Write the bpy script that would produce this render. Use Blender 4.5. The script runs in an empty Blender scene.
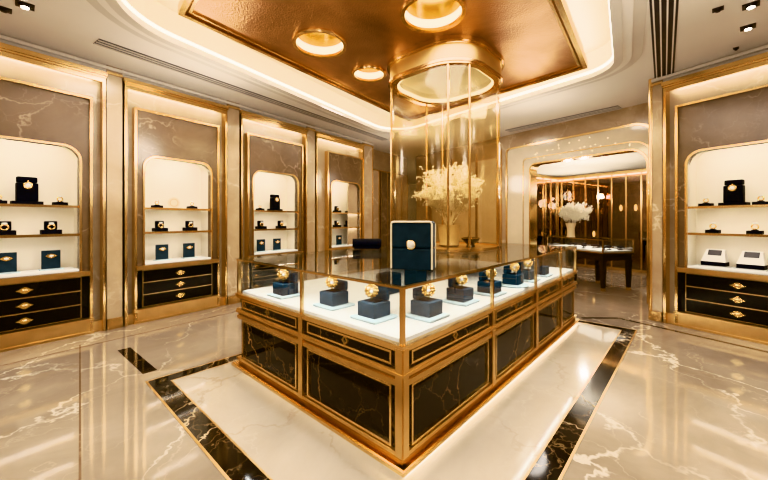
import bpy, bmesh, math, random
from mathutils import Vector, Matrix
from mathutils.geometry import tessellate_polygon
random.seed(7)
PI = math.pi
scene = bpy.context.scene
C = scene.collection

# ------------------------------------------------------------------ camera
F = 340.0          # focal length in pixels of the 768 px frame
CAMH = 1.5
cam_d = bpy.data.cameras.new('camera'); cam = bpy.data.objects.new('camera', cam_d); C.objects.link(cam)
cam.location = (0, 0, CAMH); cam.rotation_euler = (PI/2, 0, 0)
cam_d.sensor_width = 36; cam_d.lens = F/768*36; cam_d.shift_y = -20/768; cam_d.clip_start = 0.02
scene.camera = cam

def P(px, py, z):              # point of height z seen at a pixel of the photograph
    d = F*(CAMH-z)/(py-220.0)
    return Vector(((px-384)/F*d, d, z))

# ------------------------------------------------------------------ materials
MATS = {}
def newmat(name):
    m = bpy.data.materials.new(name); m.use_nodes = True
    nt = m.node_tree
    for n in list(nt.nodes): nt.nodes.remove(n)
    out = nt.nodes.new('ShaderNodeOutputMaterial')
    return m, nt, out
def principled(nt, col=(.8,.8,.8), rough=.5, metal=0, **kw):
    b = nt.nodes.new('ShaderNodeBsdfPrincipled')
    b.inputs['Base Color'].default_value = (*col, 1); b.inputs['Roughness'].default_value = rough
    b.inputs['Metallic'].default_value = metal
    for k, v in kw.items(): b.inputs[k].default_value = v
    return b
def coords(nt, scale=1):
    g = nt.nodes.new('ShaderNodeNewGeometry')
    mp = nt.nodes.new('ShaderNodeMapping'); mp.inputs['Scale'].default_value = (scale,)*3 if not isinstance(scale, tuple) else scale
    nt.links.new(g.outputs['Position'], mp.inputs['Vector'])
    return mp.outputs['Vector']
def noise(nt, vec, scale, detail=4, rough=.55, dist=0):
    n = nt.nodes.new('ShaderNodeTexNoise'); n.inputs['Scale'].default_value = scale
    n.inputs['Detail'].default_value = detail; n.inputs['Roughness'].default_value = rough
    n.inputs['Distortion'].default_value = dist
    nt.links.new(vec, n.inputs['Vector']); return n
def ramp(nt, fac, stops):
    r = nt.nodes.new('ShaderNodeValToRGB')
    e = r.color_ramp.elements
    while len(e) < len(stops): e.new(.5)
    for i, (p, c) in enumerate(stops):
        e[i].position = p; e[i].color = (*c, 1) if len(c) == 3 else c
    nt.links.new(fac, r.inputs['Fac']); return r
def mix(nt, fac, a, b, mode='MIX'):
    m = nt.nodes.new('ShaderNodeMix'); m.data_type = 'RGBA'; m.blend_type = mode
    for s, v in ((0, fac), (6, a), (7, b)):
        if hasattr(v, 'links'): nt.links.new(v, m.inputs[s])
        elif isinstance(v, tuple): m.inputs[s].default_value = (*v, 1)
        else: m.inputs[s].default_value = v
    return m.outputs[2]
def plain(name, col, rough=.5, metal=0, var=.08, vs=6, bump=0, bs=60, **kw):
    m, nt, out = newmat(name); b = principled(nt, col, rough, metal, **kw)
    v = coords(nt)
    n = noise(nt, v, vs, 3)
    r = ramp(nt, n.outputs['Fac'], [(.3, tuple(c*(1-var) for c in col)), (.7, tuple(min(1, c*(1+var)) for c in col))])
    nt.links.new(r.outputs['Color'], b.inputs['Base Color'])
    if bump:
        bn = noise(nt, v, bs, 3); bp = nt.nodes.new('ShaderNodeBump')
        bp.inputs['Strength'].default_value = bump; bp.inputs['Distance'].default_value = .01
        nt.links.new(bn.outputs['Fac'], bp.inputs['Height']); nt.links.new(bp.outputs['Normal'], b.inputs['Normal'])
    nt.links.new(b.outputs[0], out.inputs[0]); MATS[name] = m; return m
def emit(name, col, s):
    m, nt, out = newmat(name); e = nt.nodes.new('ShaderNodeEmission')
    e.inputs[0].default_value = (*col, 1); e.inputs[1].default_value = s
    nt.links.new(e.outputs[0], out.inputs[0]); MATS[name] = m; return m
def marble(name, c0, c1, vein, vscale=1.2, width=.02, rough=.12, amt=.8, second=None, cloud=1.3, spec=.5):
    m, nt, out = newmat(name); b = principled(nt, c0, rough); b.inputs['Specular IOR Level'].default_value = spec
    v = coords(nt)
    n1 = noise(nt, v, cloud, 6, .6, .6)
    base = ramp(nt, n1.outputs['Fac'], [(.32, c0), (.68, c1)]).outputs['Color']
    warp = noise(nt, v, 1.6, 5, .6)
    add = nt.nodes.new('ShaderNodeVectorMath'); add.operation = 'MULTIPLY_ADD'
    add.inputs[1].default_value = (.9, .9, .9)
    nt.links.new(warp.outputs['Color'], add.inputs[0]); nt.links.new(v, add.inputs[2])
    st = nt.nodes.new('ShaderNodeMapping'); st.inputs['Rotation'].default_value = (.3, .5, .75); st.inputs['Scale'].default_value = (1, .45, .8)
    nt.links.new(add.outputs[0], st.inputs['Vector'])
    vo = nt.nodes.new('ShaderNodeTexVoronoi'); vo.feature = 'DISTANCE_TO_EDGE'; vo.inputs['Scale'].default_value = vscale
    nt.links.new(st.outputs[0], vo.inputs['Vector'])
    vr = ramp(nt, vo.outputs['Distance'], [(0, (1,1,1)), (width, (0,0,0))])
    msk = noise(nt, v, 1.1, 3); mr = ramp(nt, msk.outputs['Fac'], [(.4, (0,0,0)), (.62, (amt,)*3)])
    f = mix(nt, 1.0, vr.outputs['Color'], mr.outputs['Color'], 'MULTIPLY')
    col = mix(nt, f, base, vein)
    vo2 = nt.nodes.new('ShaderNodeTexVoronoi'); vo2.feature = 'DISTANCE_TO_EDGE'; vo2.inputs['Scale'].default_value = vscale*2.7
    nt.links.new(st.outputs[0], vo2.inputs['Vector'])
    vr2 = ramp(nt, vo2.outputs['Distance'], [(0, (.45*amt,)*3), (width*1.3, (0,0,0))])
    f2 = mix(nt, 1.0, vr2.outputs['Color'], mr.outputs['Color'], 'MULTIPLY')
    col = mix(nt, f2, col, second or vein)
    nt.links.new(col, b.inputs['Base Color'])
    nt.links.new(b.outputs[0], out.inputs[0]); MATS[name] = m; return m
def glass(name, tint, refl=.08, edge=.55, rough=.02):
    m, nt, out = newmat(name)
    t = nt.nodes.new('ShaderNodeBsdfTransparent'); t.inputs[0].default_value = (*tint, 1)
    g = nt.nodes.new('ShaderNodeBsdfGlossy'); g.inputs['Roughness'].default_value = rough
    lw = nt.nodes.new('ShaderNodeLayerWeight'); lw.inputs['Blend'].default_value = .35
    mr = nt.nodes.new('ShaderNodeMapRange'); mr.inputs['To Min'].default_value = refl; mr.inputs['To Max'].default_value = edge
    nt.links.new(lw.outputs['Facing'], mr.inputs['Value'])
    mx = nt.nodes.new('ShaderNodeMixShader')
    nt.links.new(mr.outputs[0], mx.inputs[0]); nt.links.new(t.outputs[0], mx.inputs[1]); nt.links.new(g.outputs[0], mx.inputs[2])
    nt.links.new(mx.outputs[0], out.inputs[0]); MATS[name] = m; return m

plain("gold", (.80, .575, .32), .20, 1, .06, 3, .03, 40)
plain("gold_soft", (.70, .49, .26), .28, 1, .10, 4, .04, 30)
plain('gold_satin', (.70, .50, .25), .42, 1, .10, 2, .05, 25)
plain('gold_bright', (.98, .72, .36), .26, 1, .04, 20)
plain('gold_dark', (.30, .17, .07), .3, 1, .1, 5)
marble('wall_marble', (.37, .275, .185), (.49, .385, .27), (.85, .74, .58), 1.1, .018, .22, .5)
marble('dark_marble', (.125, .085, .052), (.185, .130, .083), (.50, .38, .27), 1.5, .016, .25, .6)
marble('floor_marble', (.24, .195, .15), (.365, .305, .245), (.80, .72, .60), .85, .014, .07, .9, (.62, .52, .40), .8, .5)
marble('floor_light', (.44, .375, .30), (.54, .47, .385), (.34, .26, .18), .9, .014, .07, .6, (.70, .62, .5), .9, .5)
marble('black_marble', (.008, .006, .005), (.022, .016, .012), (.55, .34, .16), 1.1, .010, .06, 1.0, (.45, .28, .13), 2, .25)
marble('inlay_marble', (.006, .005, .004), (.018, .013, .01), (.75, .58, .38), 2.2, .02, .07, 1.0, (.4, .28, .16), 2, .3)
plain('ceiling_paint', (.84, .79, .72), .55, 0, .03, 1)
plain('cove_paint', (.86, .76, .60), .6, 0, .02, 1)
plain('header_stone', (.60, .51, .40), .12, 0, .1, 1.5)
plain('cream', (.86, .80, .69), .6, 0, .03, 2)
plain('moulding_paint', (.68, .63, .56), .45, 0, .04, 2)
plain('white_cloth', (.80, .80, .78), .7, 0, .03, 8, .1, 200)
plain('grey_cloth', (.55, .56, .55), .7, 0, .03, 8, .1, 200)
plain('black_lacquer', (.006, .005, .005), .2, 0, .2, 4, **{'Specular IOR Level': .22})
plain('black_velvet', (.008, .010, .016), .7, 0, .2, 20, **{'Specular IOR Level': .15})
plain('navy_velvet', (.026, .044, .060), .6, 0, .18, 14, .08, 300, **{'Specular IOR Level': .2})
plain('slate_velvet', (.028, .058, .086), .7, 0, .15, 14, .08, 300, **{'Specular IOR Level': .12})
plain('pale_blue', (.46, .58, .62), .5, 0, .04, 8)
plain('piping', (.85, .74, .55), .5, 0, .05, 30)
plain('pearl', (.85, .80, .70), .2, 0, .05, 30)
plain('white_box', (.80, .78, .74), .45, 0, .03, 8)
plain('dark_metal', (.03, .028, .03), .35, .6, .1, 8)
plain('vent_grey', (.05, .048, .055), .5, .2, .1, 8)
plain('dark_wood', (.020, .011, .008), .22, 0, .3, 5)
plain('bronze_mirror', (.12, .08, .05), .07, 1, .1, 1)
plain('dried_branch', (.96, .86, .71), .7, 0, .08, 10)
plain('white_flower', (.90, .84, .72), .7, 0, .05, 10)
plain('vase_cream', (.74, .58, .38), .35, 0, .05, 6)
plain('gem', (.95, .93, .90), .05, .2, .05, 90)
emit('led', (1.0, .89, .745), 62)
emit('led_soft', (1.0, .90, .78), 30)
emit('led_white', (1.0, .94, .82), 9); emit('led_floor', (1.0, .94, .84), 32)
emit('lamp_glow', (1.0, .86, .62), 3.5)
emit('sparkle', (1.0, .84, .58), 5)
emit('bulb', (1.0, .93, .82), 25)
glass('glass_clear', (.97, .97, .95), .04, .42)
glass('glass_top', (.90, .91, .90), .08, .58)
glass('glass_tower', (.95, .90, .80), .02, .16, .14)
glass('glass_amber', (.85, .68, .48), .14, .6)
# hammered copper
m, nt, out = newmat('copper'); b = principled(nt, (.6, .34, .18), .34, 1)
v = coords(nt)
n1 = noise(nt, v, .9, 4, .6, .5)
r = ramp(nt, n1.outputs['Fac'], [(.3, (.30, .17, .09)), (.7, (.70, .45, .27))]); nt.links.new(r.outputs['Color'], b.inputs['Base Color'])
vo = nt.nodes.new('ShaderNodeTexVoronoi'); vo.inputs['Scale'].default_value = 52
nt.links.new(v, vo.inputs['Vector'])
bp = nt.nodes.new('ShaderNodeBump'); bp.inputs['Strength'].default_value = .3; bp.inputs['Distance'].default_value = .012
nt.links.new(vo.outputs['Distance'], bp.inputs['Height']); nt.links.new(bp.outputs['Normal'], b.inputs['Normal'])
nt.links.new(b.outputs[0], out.inputs[0]); MATS['copper'] = m

# ------------------------------------------------------------------ mesh helpers
def bm_new(): return bmesh.new()
def box(bm, x0, x1, y0, y1, z0, z1, bev=0):
    vs = [bm.verts.new((x, y, z)) for x in (x0, x1) for y in (y0, y1) for z in (z0, z1)]
    fs = [bm.faces.new([vs[i] for i in q]) for q in ((0,1,3,2),(4,6,7,5),(0,4,5,1),(2,3,7,6),(0,2,6,4),(1,5,7,3))]
    if bev:
        es = list({e for f in fs for e in f.edges})
        bmesh.ops.bevel(bm, geom=es, offset=bev, segments=2, affect='EDGES', profile=.6)
    return bm
def tube(bm, pts, r, n=8, r1=None):
    pts = [Vector(p) for p in pts]; rings = []
    for i, p in enumerate(pts):
        t = (pts[min(i+1, len(pts)-1)]-pts[max(i-1, 0)]).normalized()
        a = t.orthogonal().normalized(); c = t.cross(a)
        rr = r if r1 is None else r+(r1-r)*i/(len(pts)-1)
        rings.append([bm.verts.new(p+rr*(a*math.cos(2*PI*k/n)+c*math.sin(2*PI*k/n))) for k in range(n)])
    for A, B in zip(rings, rings[1:]):
        for k in range(n): bm.faces.new((A[k], A[(k+1)%n], B[(k+1)%n], B[k]))
    bm.faces.new(rings[0][::-1]); bm.faces.new(rings[-1]); return bm
def lathe(bm, prof, n=32, c=(0,0,0)):
    rings = []
    for r, z in prof:
        rings.append([bm.verts.new((c[0]+max(r,1e-4)*math.cos(2*PI*k/n), c[1]+max(r,1e-4)*math.sin(2*PI*k/n), c[2]+z)) for k in range(n)])
    for A, B in zip(rings, rings[1:]):
        for k in range(n): bm.faces.new((A[k], A[(k+1)%n], B[(k+1)%n], B[k]))
    return bm
def torus(bm, c, R, r, ax=(0,0,1), n=20, k=8):
    ax = Vector(ax).normalized(); a = ax.orthogonal().normalized(); b2 = ax.cross(a); c = Vector(c); rings = []
    for i in range(n):
        t = 2*PI*i/n; d = a*math.cos(t)+b2*math.sin(t)
        rings.append([bm.verts.new(c+d*(R+r*math.cos(2*PI*j/k))+ax*r*math.sin(2*PI*j/k)) for j in range(k)])
    for i in range(n):
        A, B = rings[i], rings[(i+1)%n]
        for j in range(k): bm.faces.new((A[j], A[(j+1)%k], B[(j+1)%k], B[j]))
    return bm
def ball(bm, c, r, sx=1, sy=1, sz=1, u=12, v=8):
    bmesh.ops.create_uvsphere(bm, u_segments=u, v_segments=v, radius=1,
        matrix=Matrix.Translation(c) @ Matrix.Diagonal((r*sx, r*sy, r*sz, 1)))
    return bm
def plate(bm, outer, holes, h0, h1, mp):
    loops = [outer]+list(holes)
    flat = [p for l in loops for p in l]
    tris = tessellate_polygon([[Vector((p[0], p[1], 0)) for p in l] for l in loops])
    A = [bm.verts.new(mp(p[0], p[1], h0)) for p in flat]; B = [bm.verts.new(mp(p[0], p[1], h1)) for p in flat]
    for t in tris:
        try: bm.faces.new([A[i] for i in t]); bm.faces.new([B[i] for i in t][::-1])
        except ValueError: pass
    o = 0
    for l in loops:
        n = len(l)
        for i in range(n):
            j = (i+1) % n
            bm.faces.new((A[o+i], A[o+j], B[o+j], B[o+i]))
        o += n
    return bm
XZ = lambda a, b, h: (a, h, b)
XY = lambda a, b, h: (a, b, h)
def rect(x0, x1, y0, y1): return [(x0,y0),(x1,y0),(x1,y1),(x0,y1)]
def rpoly(pts, rad, n=8):
    out = []; N = len(pts)
    for i, p in enumerate(pts):
        r = rad[i] if isinstance(rad, (list, tuple)) else rad
        p = Vector(p[:2]); a = Vector(pts[i-1][:2]); b2 = Vector(pts[(i+1)%N][:2])
        if r <= 0: out.append((p.x, p.y)); continue
        d1 = (a-p).normalized(); d2 = (b2-p).normalized()
        ang = d1.angle(d2); off = r/math.tan(ang/2)
        p1 = p+d1*off; p2 = p+d2*off; c = p+(d1+d2).normalized()*(r/math.sin(ang/2))
        a1 = math.atan2(p1.y-c.y, p1.x-c.x); a2 = math.atan2(p2.y-c.y, p2.x-c.x)
        da = (a2-a1+PI) % (2*PI)-PI
        for k in range(n+1):
            t = a1+da*k/n; out.append((c.x+r*math.cos(t), c.y+r*math.sin(t)))
    return out
def offs(pts, d):        # outward offset of a counter-clockwise polygon
    out = []; N = len(pts)
    for i in range(N):
        p = Vector(pts[i][:2]); a = Vector(pts[i-1][:2]); b2 = Vector(pts[(i+1)%N][:2])
        e1 = (p-a).normalized(); e2 = (b2-p).normalized()
        n1 = Vector((e1.y, -e1.x)); n2 = Vector((e2.y, -e2.x))
        q = p+(n1+n2)*(d/(1+n1.dot(n2))); out.append((q.x, q.y))
    return out
def obj(name, bm, m, parent=None, smooth=False, label=None):
    bmesh.ops.recalc_face_normals(bm, faces=bm.faces[:])
    me = bpy.data.meshes.new(name); bm.to_mesh(me); bm.free()
    me.materials.append(MATS[m])
    if smooth:
        me.polygons.foreach_set('use_smooth', [True]*len(me.polygons))
        try: me.set_sharp_from_angle(angle=math.radians(40))
        except Exception: pass
    o = bpy.data.objects.new(name, me); C.objects.link(o)
    if parent: o.parent = parent
    if label: o['label'] = label
    return o
def thing(name, label, cat, loc=(0,0,0), rotz=0, group=None):
    o = bpy.data.objects.new(name, None); C.objects.link(o); o.empty_display_size = .1
    o.location = loc; o.rotation_euler = (0, 0, rotz); o['label'] = label; o['category'] = cat
    if group: o['group'] = group
    return o
def tag(o, label, cat, group=None):
    o['label'] = label; o['category'] = cat
    if group: o['group'] = group
    return o
def struct(name, bm, m, parent=None, loc=(0,0,0), rotz=0, smooth=False):
    o = obj(name, bm, m, parent, smooth)
    if not parent: o['kind'] = 'structure'
    o.location = loc; o.rotation_euler = (0, 0, rotz); return o
def B(*a, **k): return box(bm_new(), *a, **k)
def dup(root, loc, rotz, label, group=None):
    r = root.copy(); C.objects.link(r); r.location = loc; r.rotation_euler = (0, 0, rotz); r['label'] = label
    if group: r['group'] = group
    for ch in list(root.children):
        c = ch.copy(); C.objects.link(c); c.parent = r
        for g in ch.children:
            d = g.copy(); C.objects.link(d); d.parent = c
    return r
def area(name, loc, sx, sy, power, col=(1, .84, .62), rot=(0,0,0)):
    l = bpy.data.lights.new(name, 'AREA'); l.shape = 'RECTANGLE'; l.size = sx; l.size_y = sy; l.energy = power; l.color = col
    o = bpy.data.objects.new(name, l); C.objects.link(o); o.location = loc; o.rotation_euler = rot; return o

# ------------------------------------------------------------------ lines of the plan
ZC = 3.62
LW = Vector((-4.36, 3.86, 0)); LU = Vector((.5915, .8063, 0)); LR = math.atan2(LU.y, LU.x)
LN = Vector((-LU.y, LU.x, 0))         # into the left wall
RW = Vector((4.02, 5.10, 0)); RU = Vector((.5, -.866, 0)); RR = math.atan2(RU.y, RU.x); RN = Vector((-RU.y, RU.x, 0))
BW = Vector((2.97, 8.70, 0)); BU = Vector((.571, -.821, 0)).normalized(); BR = math.atan2(BU.y, BU.x); BN = Vector((-BU.y, BU.x, 0))
NC = Vector((.11, 1.99, 0)); CR = math.radians(47.7)      # near corner of the counter
CA = Vector((math.cos(CR), math.sin(CR), 0)); CB = Vector((-math.sin(CR), math.cos(CR), 0))
LA, LB = 4.0, 2.16

# ------------------------------------------------------------------ the setting
struct('floor', B(-14, 14, -6, 22, -.1, 0), 'floor_marble')
def cl(s, t): q = NC+CA*s+CB*t; return (q.x, q.y)
o_in = [cl(-.54, -.54), cl(4.05, -.54), cl(4.05, 2.35), cl(-.54, 2.35)]
o_out = [cl(-.69, -.68), cl(4.18, -.68), cl(4.18, 2.48), cl(-.69, 2.48)]
bm = bm_new(); plate(bm, o_in, [], 0, .0030, XY); struct('trim_1', bm, 'floor_light')
bm = bm_new(); plate(bm, o_out, [o_in], 0, .0036, XY); struct('trim_2', bm, 'inlay_marble')
bm = bm_new()
plate(bm, offs(o_out, .015), [o_out], 0, .0042, XY); plate(bm, o_in, [offs(o_in, -.012)], 0, .0042, XY)
struct('trim_3', bm, 'gold_soft')
# dark line along the walls and the tile joints
bm = bm_new()
def strip(bm, a, b2, w, z=.002):
    a, b2 = Vector((a[0], a[1], 0)), Vector((b2[0], b2[1], 0)); d = (b2-a).normalized(); n = Vector((-d.y, d.x, 0))*w/2
    plate(bm, [(q.x, q.y) for q in (a-n, b2-n, b2+n, a+n)], [], 0, z, XY)
q1 = RW-RN*.33+RU*3; q2 = RW-RN*.33-RU*.3; q3 = P(582, 318, 0)
strip(bm, q1, q2, .05); strip(bm, q2, q3, .05)
struct('trim_4', bm, 'inlay_marble')
bm = bm_new()
for a, b2 in ((LW-LN*.55-LU*1.5, LW-LN*.55+LU*9), (P(80, 345, 0), P(80, 480, 0)), ):
    strip(bm, a, b2, .012, .0016)
struct('trim_5', bm, 'dark_marble')
bm = bm_new(); strip(bm, P(150, 372, 0), P(124, 349, 0), .12); struct('trim_6', bm, 'black_marble')  # dark reflection in the floor, laid in as a short black strip

# left wall, rear walls, right wall
def wallbox(name, origin, rot, x0, x1, y0, y1, z0, z1, m): return struct(name, B(x0, x1, y0, y1, z0, z1), m, None, origin, rot)
wallbox('wall_left', LW, LR, -7, 9.35, .48, .68, 0, 3.95, 'wall_marble')
wallbox('wall_right', RW, RR, .0, 9.2, .48, .68, 0, 3.95, 'wall_marble')
struct('wall_rear', B(-9.5, 9.5, -3.3, -3.1, 0, 3.95), 'wall_marble')
# back wall with the framed opening
bm = bm_new()
op = rpoly([(.853, -.01), (3.13, -.01), (3.13, 2.80), (.853, 2.80)], [0, 0, .28, .12])
plate(bm, rect(-3.3, 4.6, -.01, 3.95), [], 0, .01, XZ) if False else None
outer = [(-3.3, 0), (.853, 0)]+[(x, z) for x, z in reversed(op[2:])]+[(3.13, 0), (4.6, 0), (4.6, 3.95), (-3.3, 3.95)]
op2 = [p for p in op if p[1] > 0]
outer = [(-3.3, 0), (.853, 0)]+op2[::-1]+[(3.13, 0), (4.6, 0), (4.6, 3.95), (-3.3, 3.95)]
plate(bm, outer, [], 0, .2, XZ)
struct('wall_back', bm, 'wall_marble', None, BW, BR)

# ceiling with the rounded tray opening
lip = [(0.05, .30), (3.20, 4.72), (.24, 8.50), (-2.80, 3.42)]
lipr = rpoly(lip, [.6, .5, .6, .9], 10)
bm = bm_new(); plate(bm, rect(-14, 14, -6, 20), [lipr], ZC, ZC+.06, XY); struct('ceiling', bm, 'ceiling_paint')
for i, (d0, d1, dz, mm) in enumerate(((0, .10, .05, 'moulding_paint'), (.10, .19, .032, 'ceiling_paint'), (.19, .30, .016, 'moulding_paint'))):
    bm = bm_new()
    a = rpoly(offs(lip, d1), [.6+d1, .5+d1, .6+d1, .9+d1], 10); c = rpoly(offs(lip, d0), [.6+d0, .5+d0, .6+d0, .9+d0], 10) if d0 else lipr
    plate(bm, a, [c], ZC-dz, ZC+.01, XY); struct('trim_%d' % (7+i), bm, mm)
ZR = 3.95
bm = bm_new(); n = len(lipr)
lo = [bm.verts.new((x, y, ZC)) for x, y in offs(lipr, .005)]; hi = [bm.verts.new((x, y, ZR)) for x, y in offs(lipr, .005)]
for i in range(n): bm.faces.new((lo[i], lo[(i+1)%n], hi[(i+1)%n], hi[i]))
bm.faces.new(hi)
struct('ceiling_tray', bm, 'cove_paint')
# LED line on the inner edge of the tray
bm = bm_new(); plate(bm, offs(lipr, .003), [offs(lipr, -.012)], ZC+.02, ZC+.05, XY)
tag(obj('cove_light_strip', bm, 'led_white'), 'thin glowing light strip running around the edge of the ceiling tray', 'light strip')

# copper panel
cop = [(-.01, 1.08), (2.90, 4.83), (.55, 7.44), (-2.16, 3.56)]
cp = thing('ceiling_panel', 'hammered copper ceiling panel with gold frame in the recessed tray', 'ceiling panel', (.4, 4.2, ZC+.08))
off0 = Vector((-.4, -4.2, -(ZC+.08)))
def sh(o): o.location = off0; return o
ZP = ZC+.08
def circ(c, r, n=36): return [(c[0]+r*math.cos(2*PI*k/n), c[1]+r*math.sin(2*PI*k/n)) for k in range(n)]
lights = [(P(320, 43, ZP), .30), (P(433, 12, ZP), .31), (P(369, 73, ZP), .23)]
bm = bm_new(); plate(bm, offs(cop, -.10), [circ(c, r) for c, r in lights], ZP, ZP+.04, XY); sh(obj('copper_sheet', bm, 'copper', cp))
bm = bm_new(); plate(bm, cop, [offs(cop, -.055)], ZP-.05, ZP+.05, XY); plate(bm, offs(cop, -.085), [offs(cop, -.115)], ZP-.025, ZP+.03, XY); sh(obj('frame', bm, 'gold', cp))
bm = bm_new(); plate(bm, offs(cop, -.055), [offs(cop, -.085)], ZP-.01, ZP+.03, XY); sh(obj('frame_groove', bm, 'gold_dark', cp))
bm = bm_new(); plate(bm, offs(cop, -.05), [offs(cop, -.09)], ZP+.05, ZP+.25, XY); sh(obj('hanger_rim', bm, 'cove_paint', cp))
bm = bm_new(); plate(bm, offs(cop, -.02), [offs(cop, -.05)], ZP+.06, ZP+.09, XY); sh(obj('light_strip', bm, 'led', cp))
names = ['round recessed ceiling light nearest the left, in a raised gold rim', 'round recessed ceiling light above the tower, cut by the top of the picture', 'smallest round recessed ceiling light, just left of the glass tower']
for (c, r), lb in zip(lights, names):
    t = thing('ceiling_light', lb, 'ceiling light', c, 0, 'recessed lights in the copper ceiling panel')
    bm = bm_new(); lathe(bm, [(r-.012, -.0), (r-.012, -.03), (r+.03, -.035), (r+.04, -.012), (r+.04, .0)], 40); obj('rim', bm, 'gold', t, True)
    bm = bm_new(); lathe(bm, [(r-.005, .0), (r-.005, .10)], 40); obj('diffuser', bm, 'lamp_glow', t, True)
    bm = bm_new(); lathe(bm, [(r-.004, .10), (r-.004, .20), (.0, .205)], 40); obj('dome', bm, 'gold_bright', t, True)

# ceiling vents
def vent(a, b2, w, nsl, lb):
    a = Vector(a); b2 = Vector(b2); d = b2-a; L = d.length; rot = math.atan2(d.y, d.x)
    t = thing('air_vent', lb, 'vent', ((a.x+b2.x)/2, (a.y+b2.y)/2, ZC), rot, 'linear vents in the ceiling')
    obj('backing', B(-L/2, L/2, -w/2, w/2, -.004, 0), 'vent_grey', t)
    for k in range(nsl):
        y = -w/2+w*(k+.5)/nsl
        obj('slat', B(-L/2, L/2, y-w/nsl*.13, y+w/nsl*.13, -.016, -.004), 'moulding_paint' if nsl < 4 else 'ceiling_paint', t)
vent(P(96, 41, ZC), P(385, 140, ZC), .20, 3, 'long dark linear vent in the ceiling along the left wall')
vent(P(664, -30, ZC), P(664, 77, ZC), .22, 4, 'striped linear vent in the ceiling at upper right, pointing towards the right cabinet')
vent(P(508, 131, ZC), P(620, 107, ZC), .26, 3, 'grey slatted strip for the shadow line on the ceiling above the framed opening')  # shadow line near the back wall, built as a dark slatted strip
# spotlights
def spot(px, py, r, lb, lit):
    p = P(px, py, ZC); t = thing('spotlight', lb, 'spotlight', (p.x, p.y, ZC), math.atan2(p.y, p.x)-PI/2, 'small ceiling spotlights')
    bm = bm_new(); plate(bm, rect(-r*1.2, r*1.2, -r*1.2, r*1.2), [circ((0, 0), r, 20)], -.008, 0, XY); obj('bezel', bm, 'dark_metal', t)
    bm = bm_new(); lathe(bm, [(r, -.001), (r*.8, -.02), (r*.55, -.025)], 20); obj('baffle', bm, 'dark_metal', t, True)
    bm = bm_new(); lathe(bm, [(r*.55, -.024), (r*.5, -.03), (.0, -.032)], 20); obj('bulb', bm, 'bulb' if lit else 'dark_metal', t, True)
spot(25, 5, .055, 'small lit spotlight in the ceiling at upper left', True)
spot(4, 9, .045, 'unlit spotlight in the ceiling at the far upper left edge', False)
spot(718, 9, .035, 'small unlit square spotlight in the ceiling right of the striped vent', False)
spot(751, 5, .05, 'lit spotlight at the top right corner of the ceiling', True)
spot(748, 27, .05, 'lit spotlight second from the top right corner of the ceiling', True)
spot(736, 48, .022, 'tiny round ceiling fitting above the right wall cabinet', False)

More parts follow.
